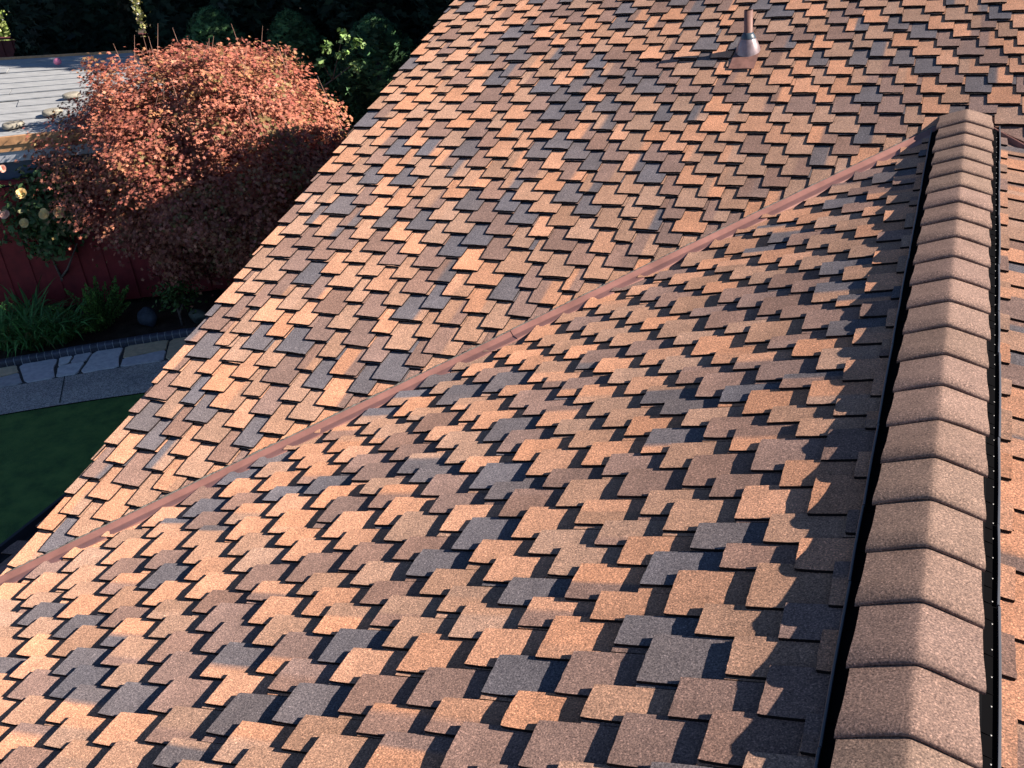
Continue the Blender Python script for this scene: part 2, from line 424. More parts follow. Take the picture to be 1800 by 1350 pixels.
for s in (-1, 1):                                # baffle rims, in 1.2 m lengths
    y = -7.4; j = 0
    while y < Y1-.08:
        ye = min(y+.30+.1*(j % 3), Y1-.06); mb = MB(); nn = 12; rows = []
        dx = random.uniform(-.001, .0022); dh = random.uniform(-.0008, .0012)
        for i in range(nn+1):
            yy = y+(ye-y)*i/nn; wv = .0012*math.sin(i/nn*math.pi)
            rows.append([(s*(x+dx+wv), yy, -x*T+h+dh) for x, h in ((.1525, .001), (.1525, .0125), (.154, .0145), (.158, .0145), (.1595, .0125), (.1595, .000))])
        mb.grid(np.array(rows), 0, None, s > 0)
        for r_ in (rows[0], rows[-1]): mb.add(r_, [tuple(range(6))])
        o = mb.build('baffle_rim', M_RIM, vent); y = ye+.003; j += 1
# nail heads in the vent flange, only where they can be seen
y = -4.75
while y < Y1-.2:
    mb = MB(); mb.lathe((.143, y, -.143*T+.0061), [(.0001, .0), (.0021, .0), (.0023, .0012), (.0001, .0018)], 10)
    mb.build('nail', M_NAIL, vent, smooth=True); y += random.uniform(.06, .085)

def cap_mesh(y0, length, seed, lastfac=1):
    """folded high profile cap; y0 = butt facing the camera"""
    r_ = random.Random(seed); mb = MB(); W = .1262+r_.uniform(-.0015, .0015); nx = 25
    xs = np.linspace(-1, 1, nx); xs = np.sign(xs)*np.abs(xs)**1.25
    top = .0485; th = .024                        # butt height above the slope planes, roll thickness
    rows = []
    prof = [(.006, -th), (-.004, -th*.93), (-.0105, -th*.74), (-.0115, -th*.54), (-.008, -th*.34), (-.001, -th*.19), (.009, -th*.08), (.020, -.0004), (.032, 0), (.05, -.0035), (.07, -.0075), (.09, -.0110), (.15, -.0170), (length+.05, -.0250)]
    wob = [r_.uniform(-.0016, .0016) for _ in range(6)]; sh = -.003+r_.uniform(-.003, .003); tilt = r_.uniform(-.004, .004); tone = np.array([.208, .142, .117])*r_.uniform(.90, 1.07)*np.array([1, 1+r_.uniform(-.02, .015), 1+r_.uniform(-.03, .025)])
    for dy, dh in prof:
        row = []
        for x in xs:
            flare = .0035*math.exp(-max(0, dy)/.03)-.004*min(1, max(0, dy)/.12)
            X = x*(W+flare)+sh
            bend = -T*(math.sqrt(X*X+.006**2)-.006)
            sag = -.0035*abs(x)**3*math.exp(-max(dy, 0)/.05)
            wv = wob[0]*math.cos(x*3+wob[1]*900)+wob[2]*math.sin(x*7+wob[3]*500)*.6
            bow = .004*(1-abs(x))-.0035*abs(x)**2
            row.append((X, y0+dy+(wv*.9+bow+tilt*x)*(1 if dy < .02 else .3), top+bend+dh+sag+wv*.5*(dy < .05)))
        rows.append(row)
    P = np.array(rows); mb.grid(P, 0, np.broadcast_to(tone, P.shape), False)
    for j, f in ((0, True), (nx-1, False)):
        e = P[7:, j]; e2 = e.copy(); e2[:, 2] -= np.minimum(.020, .006+.0*e[:, 1]); mb.grid(np.array([e, e2]), 0, np.broadcast_to(tone, (2,)+e.shape), not f)
    return mb
# caps lie every .192 m; seen butts start at y=-.2245
i = -1
for i in range(0, 37):
    y = -.2245-.19199*i
    ln = .192
    o = cap_mesh(y, ln if i else .20, i).build('ridge_cap', M_CAP, house, smooth=True, color=True)
    o['group'] = 'ridge caps'

# --- vent pipe on A
vp = empty('vent_pipe', (0, 0, 0)); vp.parent = house; vp.location = (0, 0, 0)
vp['label'] = 'short brown vent pipe with a conical metal boot'
PX, PY = -1.243, .665; PZ = PY*T
vp.location = Vector((PX, PY, PZ))-Vector(house.location)
def vchild(mb, name, m, smooth=True):
    o = mb.build(name, m, house, smooth=smooth); o.parent = vp; o.location = -Vector((PX, PY, PZ)); return o
mb = MB(); mb.tube([(PX, PY, PZ-.05), (PX, PY, PZ+.238), (PX, PY, PZ+.238), (PX, PY, PZ+.20)], [.0255, .0255, .0215, .021], 28, cap=False); vchild(mb, 'pipe', M_PIPE)
mb = MB()
rows = []
for r_, h in ((.072, 0), (.070, .012), (.058, .046), (.047, .070), (.044, .076)):
    row = []
    for k in range(37):
        a = 2*math.pi*k/36; x = r_*math.cos(a); y = r_*math.sin(a)
        row.append((PX+x, PY+y, PZ+.003+h+T*y*(1-h/.076)))
    rows.append(row)
mb.grid(np.array(rows), 0, None, True); vchild(mb, 'boot_cone', M_BOOT)
mb = MB(); mb.tube([(PX, PY, PZ+.070), (PX, PY, PZ+.082), (PX, PY, PZ+.102), (PX, PY, PZ+.112)], [.0455, .045, .034, .0268], 28); vchild(mb, 'rubber_collar', M_RUB)
mb = MB()
def onA(x, y, h): return (x, y, T*y+h)
P = [[onA(PX+x, PY+y, .0045+.0008*math.sin(x*60+y*30)) for x in np.linspace(-.076, .072, 8)] for y in np.linspace(-.20, .06, 8)]
mb.grid(np.array(P), 0, None, True); P2 = np.array(P); P2[:, :, 2] -= .0015; mb.grid(P2, 0); mb.grid(np.array([P2[0], np.array(P)[0]]))
vchild(mb, 'base_flashing', M_PIPE, False)

# ================================================================ GROUND
G = -3.6
def noise_ground(name, stops, scale, bscale=None, bstr=.4, rough=.9, detail=6):
    m, ns, ls, b = mat(name); b.inputs['Roughness'].default_value = rough; b.inputs['Specular IOR Level'].default_value = .2
    tc = N(ns, 'ShaderNodeTexCoord'); n = N(ns, 'ShaderNodeTexNoise', Scale=scale, Detail=float(detail), Roughness=.65)
    ls.new(tc.outputs['Object'], n.inputs['Vector']); r = ramp(ns, stops); ls.new(n.outputs[0], r.inputs[0]); ls.new(r.outputs[0], b.inputs['Base Color'])
    n2 = N(ns, 'ShaderNodeTexNoise', Scale=bscale or scale*6, Detail=3.0); ls.new(tc.outputs['Object'], n2.inputs['Vector'])
    bp = N(ns, 'ShaderNodeBump', Strength=bstr, Distance=.01); ls.new(n2.outputs[0], bp.inputs['Height']); ls.new(bp.outputs[0], b.inputs['Normal'])
    return m
M_SOIL = noise_ground('soil', [(.35, (.03, .022, .016)), (.65, (.075, .055, .04))], 6, 60, .8)
M_LAWN = noise_ground('lawn_base', [(.35, (.045, .11, .03)), (.65, (.10, .20, .05))], 5, 90, .8)
m, ns, ls, b = mat('exposed_aggregate'); M_CONC = m; b.inputs['Roughness'].default_value = .9
tc = N(ns, 'ShaderNodeTexCoord'); v = N(ns, 'ShaderNodeTexVoronoi', Scale=95.0); ls.new(tc.outputs['Object'], v.inputs['Vector'])
n = N(ns, 'ShaderNodeTexNoise', Scale=2.2, Detail=6.0); ls.new(tc.outputs['Object'], n.inputs['Vector'])
s = N(ns, 'ShaderNodeSeparateColor'); ls.new(v.outputs['Color'], s.inputs[0]); r = ramp(ns, [(0, (.15, .15, .15)), (.5, (.32, .315, .30)), (1, (.55, .53, .48))]); ls.new(s.outputs[0], r.inputs[0])
r_b = ramp(ns, [(.3, (.8, .8, .8)), (.7, (1.15, 1.12, 1.08))]); ls.new(n.outputs[0], r_b.inputs[0])
ls.new(mixmul(ns, ls, r.outputs[0], r_b.outputs[0]), b.inputs['Base Color'])
bp = N(ns, 'ShaderNodeBump', Strength=.6, Distance=.003); ls.new(v.outputs[0], bp.inputs['Height']); ls.new(bp.outputs[0], b.inputs['Normal'])
mb = MB(); mb.add([(-200, -200, G-.03), (200, -200, G-.03), (200, 200, G-.03), (-200, 200, G-.03)], [(0, 1, 2, 3)])
tag(mb.build('ground', M_SOIL), kind='structure')
# curved edges, from left to right
def curve(pts, n=40):
    pts = np.array(pts, float); t = np.concatenate([[0], np.cumsum(np.linalg.norm(np.diff(pts, axis=0), axis=1))])
    s_ = np.linspace(0, t[-1], n); P = np.stack([np.interp(s_, t, pts[:, i]) for i in (0, 1)], 1)
    for _ in range(6): P[1:-1] = (P[:-2]+2*P[1:-1]+P[2:])/4
    return P
EL = curve([(-15, -3.2), (-12.0, -1.0), (-10.5, .12), (-9.29, .92), (-8.73, 1.27), (-8.12, 1.63), (-7.2, 2.1), (-5.5, 2.7), (-3.4, 3.2)])
EC = curve([(-15, -2.5), (-12.4, -.45), (-10.9, .63), (-9.8, 1.40), (-9.16, 1.83), (-8.76, 2.09), (-8.40, 2.33), (-7.6, 2.75), (-5.7, 3.35), (-3.4, 3.8)])
EF = curve([(-15, -1.9), (-12.7, .05), (-11.2, 1.08), (-10.21, 1.80), (-9.61, 2.20), (-9.27, 2.41), (-8.86, 2.69), (-8.46, 2.98), (-7.7, 3.35), (-5.8, 3.95), (-3.4, 4.4)])
def band(name, a, b_, z, m):
    mb = MB(); mb.grid(np.array([[(*p, z) for p in a], [(*p, z) for p in b_]]), 0, None, True)
    o = mb.build(name, m); return o
lawnlo = EL+np.array([4.0, -9.0])
tag(band('lawn', np.array(lawnlo), EL, G, M_LAWN), kind='structure')
tag(band('garden_path', EL, EC, G+.012, M_CONC), kind='structure')
# joints in the path
# flagstone band: irregular stones with sunken mortar
mb = MB(); mb.grid(np.array([[(*p, G+.008) for p in EC], [(*p, G+.008) for p in EF]]), 0, None, True)
M_MORT = simple('dark_mortar', (.05, .05, .05), .95, 50, .3, .4)
tag(mb.build('flagstone_bed', M_MORT), kind='structure')
mb = MB(); u = 0.0; nC = len(EC)
def at(E_, t): 
    f = t*(len(E_)-1); i = min(int(f), len(E_)-2); return E_[i]+(E_[i+1]-E_[i])*(f-i)
rf = random.Random(5)
EFD = curve([tuple(p) for p in EF], 600)
def fp(t, s_): a = at(EC, t); b_ = EFD[np.argmin(np.sum((EFD-a)**2, 1))]; return a+(b_-a)*s_
def stone(poly, m_c):
    c = sum(poly)/len(poly); P = []
    for i, p in enumerate(poly):                       # worn, uneven outline
        nx = poly[(i+1) % len(poly)]
        for f in (0.12, .5, .88):
            qv = p+(nx-p)*f; d = c-qv; d = d/np.linalg.norm(d); P.append(qv+d*(.017+rf.uniform(-.004, .006)))
    n_ = len(P); vs = [(p[0], p[1], G+.022) for p in P]+[(p[0]+(p[0]-c[0])*.02, p[1]+(p[1]-c[1])*.02, G+.006) for p in P]
    mb.add(vs, [tuple(range(n_))]+[(i, i+n_, (i+1) % n_+n_, (i+1) % n_) for i in range(n_)], 0, [m_c]*len(vs))
t = .05; sk = 0
while t < .93:
    dt = rf.uniform(.022, .040); k = rf.random(); sk2 = rf.uniform(-.007, .007)
    cc = lambda: rf.choice([(.56, .58, .60), (.44, .46, .50), (.66, .67, .66), (.50, .51, .54), (.56, .46, .30) if rf.random() < .5 else (.48, .50, .52), (.38, .39, .40)])
    A = lambda tt, s_: fp(tt, s_)
    if k < .45:
        stone([A(t+sk, 0), A(t+dt+sk2, 0), A(t+dt+(sk2-sk2)/2+rf.uniform(-.002, .002), .5), A(t+dt-sk2, 1), A(t-sk, 1)], cc())
    else:
        h1, h2 = rf.uniform(.35, .6), rf.uniform(.35, .65); md = dt*rf.uniform(.35, .65)
        stone([A(t+sk, 0), A(t+dt+sk2, 0), A(t+dt+sk2*(1-2*h2), h2), A(t+md, h1+.08), A(t+sk*(1-2*h1), h1)], cc())
        if rf.random() < .5: stone([A(t+sk*(1-2*h1), h1), A(t+md, h1+.08), A(t+dt+sk2*(1-2*h2), h2), A(t+dt-sk2, 1), A(t-sk, 1)], cc())
        else:
            stone([A(t+sk*(1-2*h1), h1), A(t+md, h1+.08), A(t+md*1.1, 1), A(t-sk, 1)], cc())
            stone([A(t+md, h1+.08), A(t+dt+sk2*(1-2*h2), h2), A(t+dt-sk2, 1), A(t+md*1.1, 1)], cc())
    t += dt; sk = sk2
m, ns, ls, b = mat('flagstone'); b.inputs['Roughness'].default_value = .75
a_ = N(ns, 'ShaderNodeAttribute', attribute_name='Col'); tc = N(ns, 'ShaderNodeTexCoord'); n = N(ns, 'ShaderNodeTexNoise', Scale=14.0, Detail=8.0, Roughness=.65); ls.new(tc.outputs['Object'], n.inputs['Vector'])
r = ramp(ns, [(.3, (.72, .72, .74)), (.7, (1.2, 1.18, 1.12))]); ls.new(n.outputs[0], r.inputs[0]); ls.new(mixmul(ns, ls, a_.outputs['Color'], r.outputs[0]), b.inputs['Base Color'])
bp = N(ns, 'ShaderNodeBump', Strength=.35, Distance=.006); ls.new(n.outputs[0], bp.inputs['Height']); ls.new(bp.outputs[0], b.inputs['Normal'])
tag(mb.build('flagstone_border', m, color=True), kind='structure')
# joint grooves of the concrete path
mb = MB()
for a_, b_ in (((-8.79, 1.28), (-9.21, 1.80)), ((-6.9, 2.3), (-7.1, 2.9)), ((-10.9, -.1), (-11.5, .3))):
    d = Vector((b_[0]-a_[0], b_[1]-a_[1], 0)).normalized(); p_ = Vector((-d.y, d.x, 0))*.006
    mb.add([(a_[0]-p_.x, a_[1]-p_.y, G+.016), (a_[0]+p_.x, a_[1]+p_.y, G+.016), (b_[0]+p_.x, b_[1]+p_.y, G+.016), (b_[0]-p_.x, b_[1]-p_.y, G+.016)], [(0, 1, 2, 3)])
tag(mb.build('path_joint', simple('joint_tar', (.02, .02, .02), .9)), kind='structure')
# brick edging: rounded bricks laid across, pale mortar between
bb = empty('brick_edging', (-9.3, 2.45, G), 'curved kerb of dark blue grey bricks with pale mortar joints along the planting bed', 'brick edging')
mb = MB(); mm = MB()
dens_ = curve([tuple(p) for p in EF], 400); seg = np.linalg.norm(np.diff(dens_, axis=0), axis=1); cum = np.concatenate([[0], np.cumsum(seg)])
def ats(s_): return np.array([np.interp(s_, cum, dens_[:, 0]), np.interp(s_, cum, dens_[:, 1])])
s_ = 2.0
while s_ < cum[-1]-1.0:
    p0, p1 = ats(s_+.005), ats(s_+.083); d = (p1-p0)/np.linalg.norm(p1-p0); nn_ = np.array([-d[1], d[0]])
    jit = rf.uniform(-.004, .004); pr = [(0.005, -.03), (.004, .060), (.012, .082), (.03, .092), (.075, .094), (.098, .084), (.106, .06), (.106, -.03)]
    rows = []
    for pt in (p0, p1): rows.append([(*(pt+nn_*(a+jit)), G+h+jit*.5) for a, h in pr])
    cb = np.array([.050, .058, .085])*rf.uniform(.7, 1.25); mb.grid(np.array(rows), 0, [[cb]*8]*2)
    for r_ in rows: mb.add(r_, [tuple(range(8))], 0, [cb]*8)
    s_ += .088
s0 = 2.0; rows = []
while s0 < cum[-1]-1.0:
    p0, p1 = ats(s0), ats(s0+.02); d = (p1-p0)/np.linalg.norm(p1-p0); nn_ = np.array([-d[1], d[0]])
    rows.append([(*(p0+nn_*a), G+h) for a, h in ((.009, -.02), (.009, .058), (.015, .078), (.03, .088), (.075, .090), (.097, .08), (.102, .05), (.102, -.02))]); s0 += .05
mm.grid(np.array(rows))
m, ns, ls, b = mat('blue_brick'); b.inputs['Roughness'].default_value = .5
a_ = N(ns, 'ShaderNodeAttribute', attribute_name='Col'); tc = N(ns, 'ShaderNodeTexCoord'); n = N(ns, 'ShaderNodeTexNoise', Scale=60.0, Detail=4.0); ls.new(tc.outputs['Object'], n.inputs['Vector'])
r = ramp(ns, [(.3, (.7, .7, .7)), (.7, (1.3, 1.3, 1.3))]); ls.new(n.outputs[0], r.inputs[0]); ls.new(mixmul(ns, ls, a_.outputs['Color'], r.outputs[0]), b.inputs['Base Color'])
mb.build('bricks', m, bb, color=True); mm.build('mortar', simple('pale_mortar', (.36, .37, .38), .9, 80, .2), bb)

# grass blades (kept to the lawn that can be seen)
ng = 70000
gx_ = rng.uniform(-12.2, -6.6, ng); gy_ = rng.uniform(-2.2, 2.3, ng)
yl = np.interp(gx_, EL[:, 0], EL[:, 1]); ok = gy_ < yl+rng.uniform(-.02, .03, ng); gx_, gy_ = gx_[ok], gy_[ok]; ng = len(gx_)
P = np.stack([gx_, gy_, np.full(ng, G)], 1)
Nn = rng.normal(size=(ng, 3)); Nn[:, 2] *= .15
lean = np.stack([rng.normal(0, .5, ng), rng.normal(0, .5, ng), np.ones(ng)], 1)
base = np.array([.10, .24, .055]); patch = .55+.9*(np.sin(gx_*2.1+1)*np.sin(gy_*2.7)*.3+np.sin(gx_*6.3+gy_*4)*np.sin(gy_*7.7-gx_*2)*.25+.5)
C_ = base*(patch*rng.uniform(.6, 1.5, ng))[:, None]; yel = rng.random(ng) < .05; C_[yel] = np.array([.12, .11, .04])
M_LEAF = leafmat('leaf')
# blade outline in (a,b): b axis should follow 'lean'
sp = np.cross(lean, Nn)
tv = [(-.055, 0, 0), (.055, 0, 0), (.03, .7, .05), (0, 1, .15), (-.03, .7, .05)]
Nn2 = np.cross(sp, lean)
g_ = leafmesh('grass', [(y, x, z) for x, y, z in tv], [(0, 1, 2, 3, 4)], P, Nn2, rng.uniform(.04, .08, ng), C_, M_LEAF, spin=np.cross(lean, Nn2)*-1)
tag(g_, 'short dark green lawn grass in the shade beside the path', 'grass', kind='stuff')

# ================================================================ FENCES
M_RED = simple('red_stained_boards', (.24, .024, .026), .75, 7, .25, .3)
M_DKRED = simple('old_red_boards', (.085, .012, .013), .8, 7, .25, .3)
def fence(name, A, B, z0, z1, m, label, bw=.185, gap=.0, cap=True, batten=True):
    A, B = Vector((*A, 0)), Vector((*B, 0)); d = (B-A); L = d.length; d.normalize(); nrm = Vector((d.y, -d.x, 0))
    root = empty(name, (A.x, A.y, z0), label, 'fence')
    Mx = Matrix(((d.x, nrm.x, 0, A.x), (d.y, nrm.y, 0, A.y), (0, 0, 1, 0), (0, 0, 0, 1)))
    mb = MB(); x = 0; k = 0
    while x < L:
        o_ = random.uniform(-.003, .003)+(.016 if k % 2 else 0); ex = random.uniform(-.006, .006)
        ww = bw if k % 2 == 0 else bw*.72
        mb.box((x-.012, o_-.009, z0+.04), (x+ww+.012, o_+.009, z1+ex), 0, Mx); x += ww; k += 1
    mb.build('board_panel', m, root)
    mb = MB()
    for zz in (z0+.3, (z0+z1)/2, z1-.25): mb.box((0, -.055, zz-.045), (L, -.012, zz+.045), 0, Mx)
    mb.build('rail', m, root)
    x = 0
    while x <= L:
        mb = MB(); mb.box((x-.045, -.145, z0), (x+.045, -.056, z1+.03), 0, Mx); mb.build('post', m, root); x += 2.4
    if cap:
        mb = MB(); mb.box((-.03, -.07, z1+.032), (L+.03, .05, z1+.07), 0, Mx); mb.build('cap_rail', m, root)
    return root
# line of the near fence follows the bed
fence('board_fence', (-14.4, 1.68), (-4.2, 6.4), G, -1.9, M_RED, 'red board fence in shade behind the planting bed, rose and red tree')
fence('boundary_fence', (-30, 12.15), (6, 12.15), G, -1.84, M_DKRED, 'dark red boundary fence far back under the tall hedge trees', cap=True)

# ================================================================ NEIGHBOUR'S SHED
FL, FR, BR, BL = Vector((-14.2, 1.85, -1.3)), Vector((-8.6, 4.35, -1.3)), Vector((-12.72, 8.05, -1.3)), Vector((-17.9, 7.25, -1.3))
shed = empty('garden_shed', (-13, 5, G), 'low timber shed beyond the red fence, its flat roof covered with loose grey planks', 'shed')
m, ns, ls, b = mat('grey_planks'); b.inputs['Roughness'].default_value = .85
tc = N(ns, 'ShaderNodeTexCoord'); n = N(ns, 'ShaderNodeTexNoise', Scale=3.0, Detail=8.0, Roughness=.7)
mp = N(ns, 'ShaderNodeMapping'); mp.inputs['Rotation'].default_value = (0, 0, R(-20)); mp.inputs['Scale'].default_value = (1, 8, 1)
ls.new(tc.outputs['Object'], mp.inputs[0]); ls.new(mp.outputs[0], n.inputs['Vector'])
r = ramp(ns, [(.3, (.20, .21, .22)), (.7, (.42, .43, .43))]); ls.new(n.outputs[0], r.inputs[0]); ls.new(r.outputs[0], b.inputs['Base Color']); M_PLANK = m
M_WOOD = simple('orange_fascia', (.50, .27, .13), .7, 12, .3, .2)
M_BLUEW = simple('slate_blue_wall', (.10, .125, .17), .8, 8, .15)
mb = MB(); nP = 13
for i in range(nP):
    t0, t1 = i/nP, (i+1)/nP+.012
    a, b_ = FL.lerp(BL, t0), FR.lerp(BR, t0); c, d_ = FR.lerp(BR, t1), FL.lerp(BL, t1)
    K = 5; cuts = [0]+sorted(random.uniform(.1, .9) for _ in range(1))+[1]
    for j in range(len(cuts)-1):
        h0 = random.uniform(.0, .006); h1 = random.uniform(.010, .026)
        u0, u1 = cuts[j]+.001, cuts[j+1]-.001
        tw = random.uniform(-.01, .012)
        top = [a.lerp(b_, u0)+Vector((0, 0, h1)), a.lerp(b_, u1)+Vector((0, 0, h1+tw)), d_.lerp(c, u1)+Vector((0, 0, h0+tw)), d_.lerp(c, u0)+Vector((0, 0, h0))]
        bot = [p-Vector((0, 0, .014)) for p in top]
        mb.add(top+bot, [(0, 1, 2, 3), (7, 6, 5, 4), (0, 4, 5, 1), (1, 5, 6, 2), (2, 6, 7, 3), (3, 7, 4, 0)])
mb.build('roof', M_PLANK, shed)
def bar(mb, a, b_, z0, z1, th, mi=0):
    d = (b_-a).normalized(); n_ = Vector((d.y, -d.x, 0))*th
    vs = [(p.x+s*n_.x, p.y+s*n_.y, z) for p in (a, b_) for s in (0, 1) for z in (z0, z1)]
    mb.add(vs, [(0, 1, 3, 2), (4, 6, 7, 5), (0, 4, 5, 1), (2, 3, 7, 6), (1, 5, 7, 3), (0, 2, 6, 4)], mi)
mb = MB(); bar(mb, FL, FR, -1.385, -1.285, .04); bar(mb, FL, FR, -1.47, -1.387, .02); bar(mb, BR+(BL-BR)*1.0, BR, -1.43, -1.26, -.03); bar(mb, FR, BR, -1.45, -1.27, .03)
mb.build('fascia', M_WOOD, shed)
mb = MB(); bar(mb, FL, FR, -1.60, -1.474, -.02); mb.build('wall_plate', simple('pale_trim', (.45, .46, .50), .6), shed)
inn = lambda p, q_: p+(q_-p).normalized()*.12
mb = MB()
for a, b_ in ((FL, FR), (FR, BR), (BR, BL), (BL, FL)):
    c = (FL+FR+BR+BL)/4; a2 = a+(c-a).normalized()*.25; b2 = b_+(c-b_).normalized()*.25; bar(mb, a2, b2, G, -1.34, -.05)
mb.build('wall', M_BLUEW, shed)
M_CSTONE = simple('rough_concrete', (.25, .23, .185), .95, 40, .3, .6)
def paver(loc, r_, label):
    mb = MB(); n_ = 26; prof = [(.2, .052), (.7, .054), (.93, .047), (1.0, .028), (.97, .004), (.9, -.002)]
    ph = random.uniform(0, 6); rows = [[(r_*f*(1+.05*math.sin(3*2*math.pi*k/n_+ph)+.03*math.sin(7*k+ph))*math.cos(2*math.pi*k/n_), r_*f*(1+.05*math.sin(3*2*math.pi*k/n_+ph))*math.sin(2*math.pi*k/n_), h) for k in list(range(n_))+[0]] for f, h in prof]
    mb.grid(np.array(rows)); mb.add([rows[0][k] for k in range(n_)], [tuple(range(n_))])
    o = mb.build('stone_paver', M_CSTONE, smooth=True); o.location = loc
    return tag(o, label, 'paver', 'stones holding down the shed roof')
paver((-10.93, 3.72, -1.262), .135, 'round pale concrete stone nearest the front edge of the grey plank roof')
paver((-10.86, 4.32, -1.262), .13, 'round pale concrete stone half behind the red tree on the grey plank roof')
paver((-11.30, 5.15, -1.262), .12, 'farthest of the three round stones on the grey plank roof')
mb = MB(); rows = []
for i in range(13):
    a = math.pi*i/12; rows.append([(.062*math.sin(a)*math.cos(k*math.pi/10), .062*math.sin(a)*math.sin(k*math.pi/10), .055*math.cos(a)) for k in range(21)])
mb.grid(np.array(rows), 0, None, True); o = mb.build('ball', simple('pink_rubber', (.75, .22, .34), .45), smooth=True); o.location = (-13.38, 7.08, -1.21)
tag(o, 'small deflated pink ball lying on the grey plank roof', 'ball')

# ================================================================ PLANTS
M_BARK = simple('bark', (.16, .125, .105), .9, 30, .35, .6)
M_REDLEAF = leafmat('red_leaf', .14, .6)
def limb(mb, p, d, L, r0, depth, rr, tips, spread=.6, up_=.15, n=5):
    pts = [Vector(p)]; rs = [r0]; d = Vector(d).normalized()
    for i in range(n):
        d = (d+Vector((rr.uniform(-1, 1), rr.uniform(-1, 1), rr.uniform(-.6, 1)))*.16+Vector((0, 0, up_*.3))).normalized()
        pts.append(pts[-1]+d*L/n); rs.append(r0*(1-.45*(i+1)/n))
    mb.tube(pts, rs, 7 if depth > 1 else 5)
    if depth <= 0: tips.append((pts[-1], d)); return
    for k in range(3 if depth > 1 else 3):
        st = rr.randint(n//2, n) if k else n
        a = Vector((rr.uniform(-1, 1), rr.uniform(-1, 1), rr.uniform(-.3, .8))).normalized()
        limb(mb, pts[st], (d+a*spread), L*rr.uniform(.55, .8), rs[st]*.72, depth-1, rr, tips, spread, up_, n)
# ---- red maple
maple = empty('red_maple', (-8.85, 4.45, G), 'broad crowned small tree with dense salmon red leaves between the fence and the roof edge', 'tree')
rr = random.Random(11); mb = MB(); tips = []
mb.tube([(-8.85, 4.45, G-.05), (-8.87, 4.43, G+.25), (-8.80, 4.45, G+.6)], [.10, .085, .075], 10)
for k in range(6):
    a = k*math.pi/3+.4; limb(mb, (-8.81, 4.45, G+.5), (math.cos(a)*.9, math.sin(a)*.7, 1.0), 1.0, .05, 2, rr, tips, .8, .1)
mb.build('trunk', M_BARK, maple, smooth=True)
Cc = np.array([-8.60, 4.45, -1.90]); RX = np.array([1.86, 1.5, 1.36])
def lobe(dv):                        # uneven crown outline
    return 1+.10*np.sin(3.1*dv[:, 0]+1.3)*np.sin(2.7*dv[:, 1]+.4)+.08*np.sin(7*dv[:, 0]+5*dv[:, 2])+.07*np.sin(9*dv[:, 1]-6*dv[:, 2]+2)+.06*np.sin(15*dv[:, 0]+3)*np.sin(13*dv[:, 2]+11*dv[:, 1])
nc = 4300
dv = rng.normal(size=(nc, 3)); dv /= np.linalg.norm(dv, axis=1, keepdims=True)
rad = np.where(rng.random(nc) < .72, rng.uniform(.84, 1.0, nc), rng.uniform(.40, .82, nc))*lobe(dv)
cc_ = Cc+dv*rad[:, None]*RX
cc_[:, 0] += np.where(dv[:, 0] < 0, .95, .15)*np.clip((-1.55-cc_[:, 2])/1.3, 0, 1)*np.abs(dv[:, 0])
cc_[:, 2] += -.11*(cc_[:, 0]-Cc[0])/RX[0]*np.clip(dv[:, 2]+.3, 0, 1)
keep_ = (cc_[:, 2] > -3.25+rng.uniform(-.1, .35, nc)); cc_, dv = cc_[keep_], dv[keep_]; nc = len(cc_)
# sprays: leaves along drooping twigs
P, Nn, Cl = [], [], []
pal_ = np.array([(.39, .135, .085), (.45, .175, .11), (.30, .095, .065), (.36, .18, .085), (.22, .15, .06), (.23, .068, .05)]); pp = [.30, .2, .22, .12, .06, .10]
for i in range(nc):
    m_ = int(rng.integers(16, 32)); out = dv[i]+np.array([0, 0, .25]); out /= np.linalg.norm(out)
    sz = rng.uniform(.065, .13)
    off = rng.normal(size=(m_, 3))*np.array([1, 1, .42])*sz
    off[:, 2] -= .25*np.hypot(off[:, 0], off[:, 1])**2/sz
    P.append(cc_[i]+off)
    nn_ = out*.55+np.array([0.25, -.1, .55])+rng.normal(size=(m_, 3))*.42; Nn.append(nn_)
    tint = pal_[rng.choice(6, p=pp)]*rng.uniform(.8, 1.2); Cl.append(tint*rng.uniform(.72, 1.25, (m_, 1))*(1+rng.normal(size=(m_, 3))*.05))
P = np.concatenate(P); Nn = np.concatenate(Nn); Cl = np.clip(np.concatenate(Cl), .01, 1)
star = []
for k, L in zip(range(5), (.62, .9, 1.0, .9, .62)):       # five pointed lobes
    a = R(-110+55*k)
    star.append((math.sin(a)*L, math.cos(a)*L, -.10*L)); a2 = a+R(27.5)
    if k < 4: star.append((math.sin(a2)*.38, math.cos(a2)*.38, .03))
star.append((0, -.25, 0))
leafmesh('crown', star, [tuple(range(len(star)))], P, Nn, rng.uniform(.025, .046, len(P)), Cl, M_REDLEAF, maple)
# bare shoots standing above the crown
M_TWIG = simple('red_twigs', (.30, .17, .13), .8)
for k in range(40):
    a = rr.uniform(0, 2*math.pi); rr_ = rr.uniform(.2, .95)
    d_ = np.array([[math.cos(a)*rr_, math.sin(a)*rr_, math.sqrt(1-rr_**2)]]); b0 = Cc+(d_*lobe(d_)[:, None]*RX)[0]*.95
    b0 = Vector(b0); ln = rr.uniform(.15, .42); dx, dy = rr.uniform(-.12, .12), rr.uniform(-.12, .12)
    mb = MB(); mb.tube([b0, b0+Vector((dx*.5, dy*.5, ln*.5)), b0+Vector((dx, dy, ln))], [.0035, .0028, .0015], 5); mb.build('bare_shoot', M_TWIG, maple)


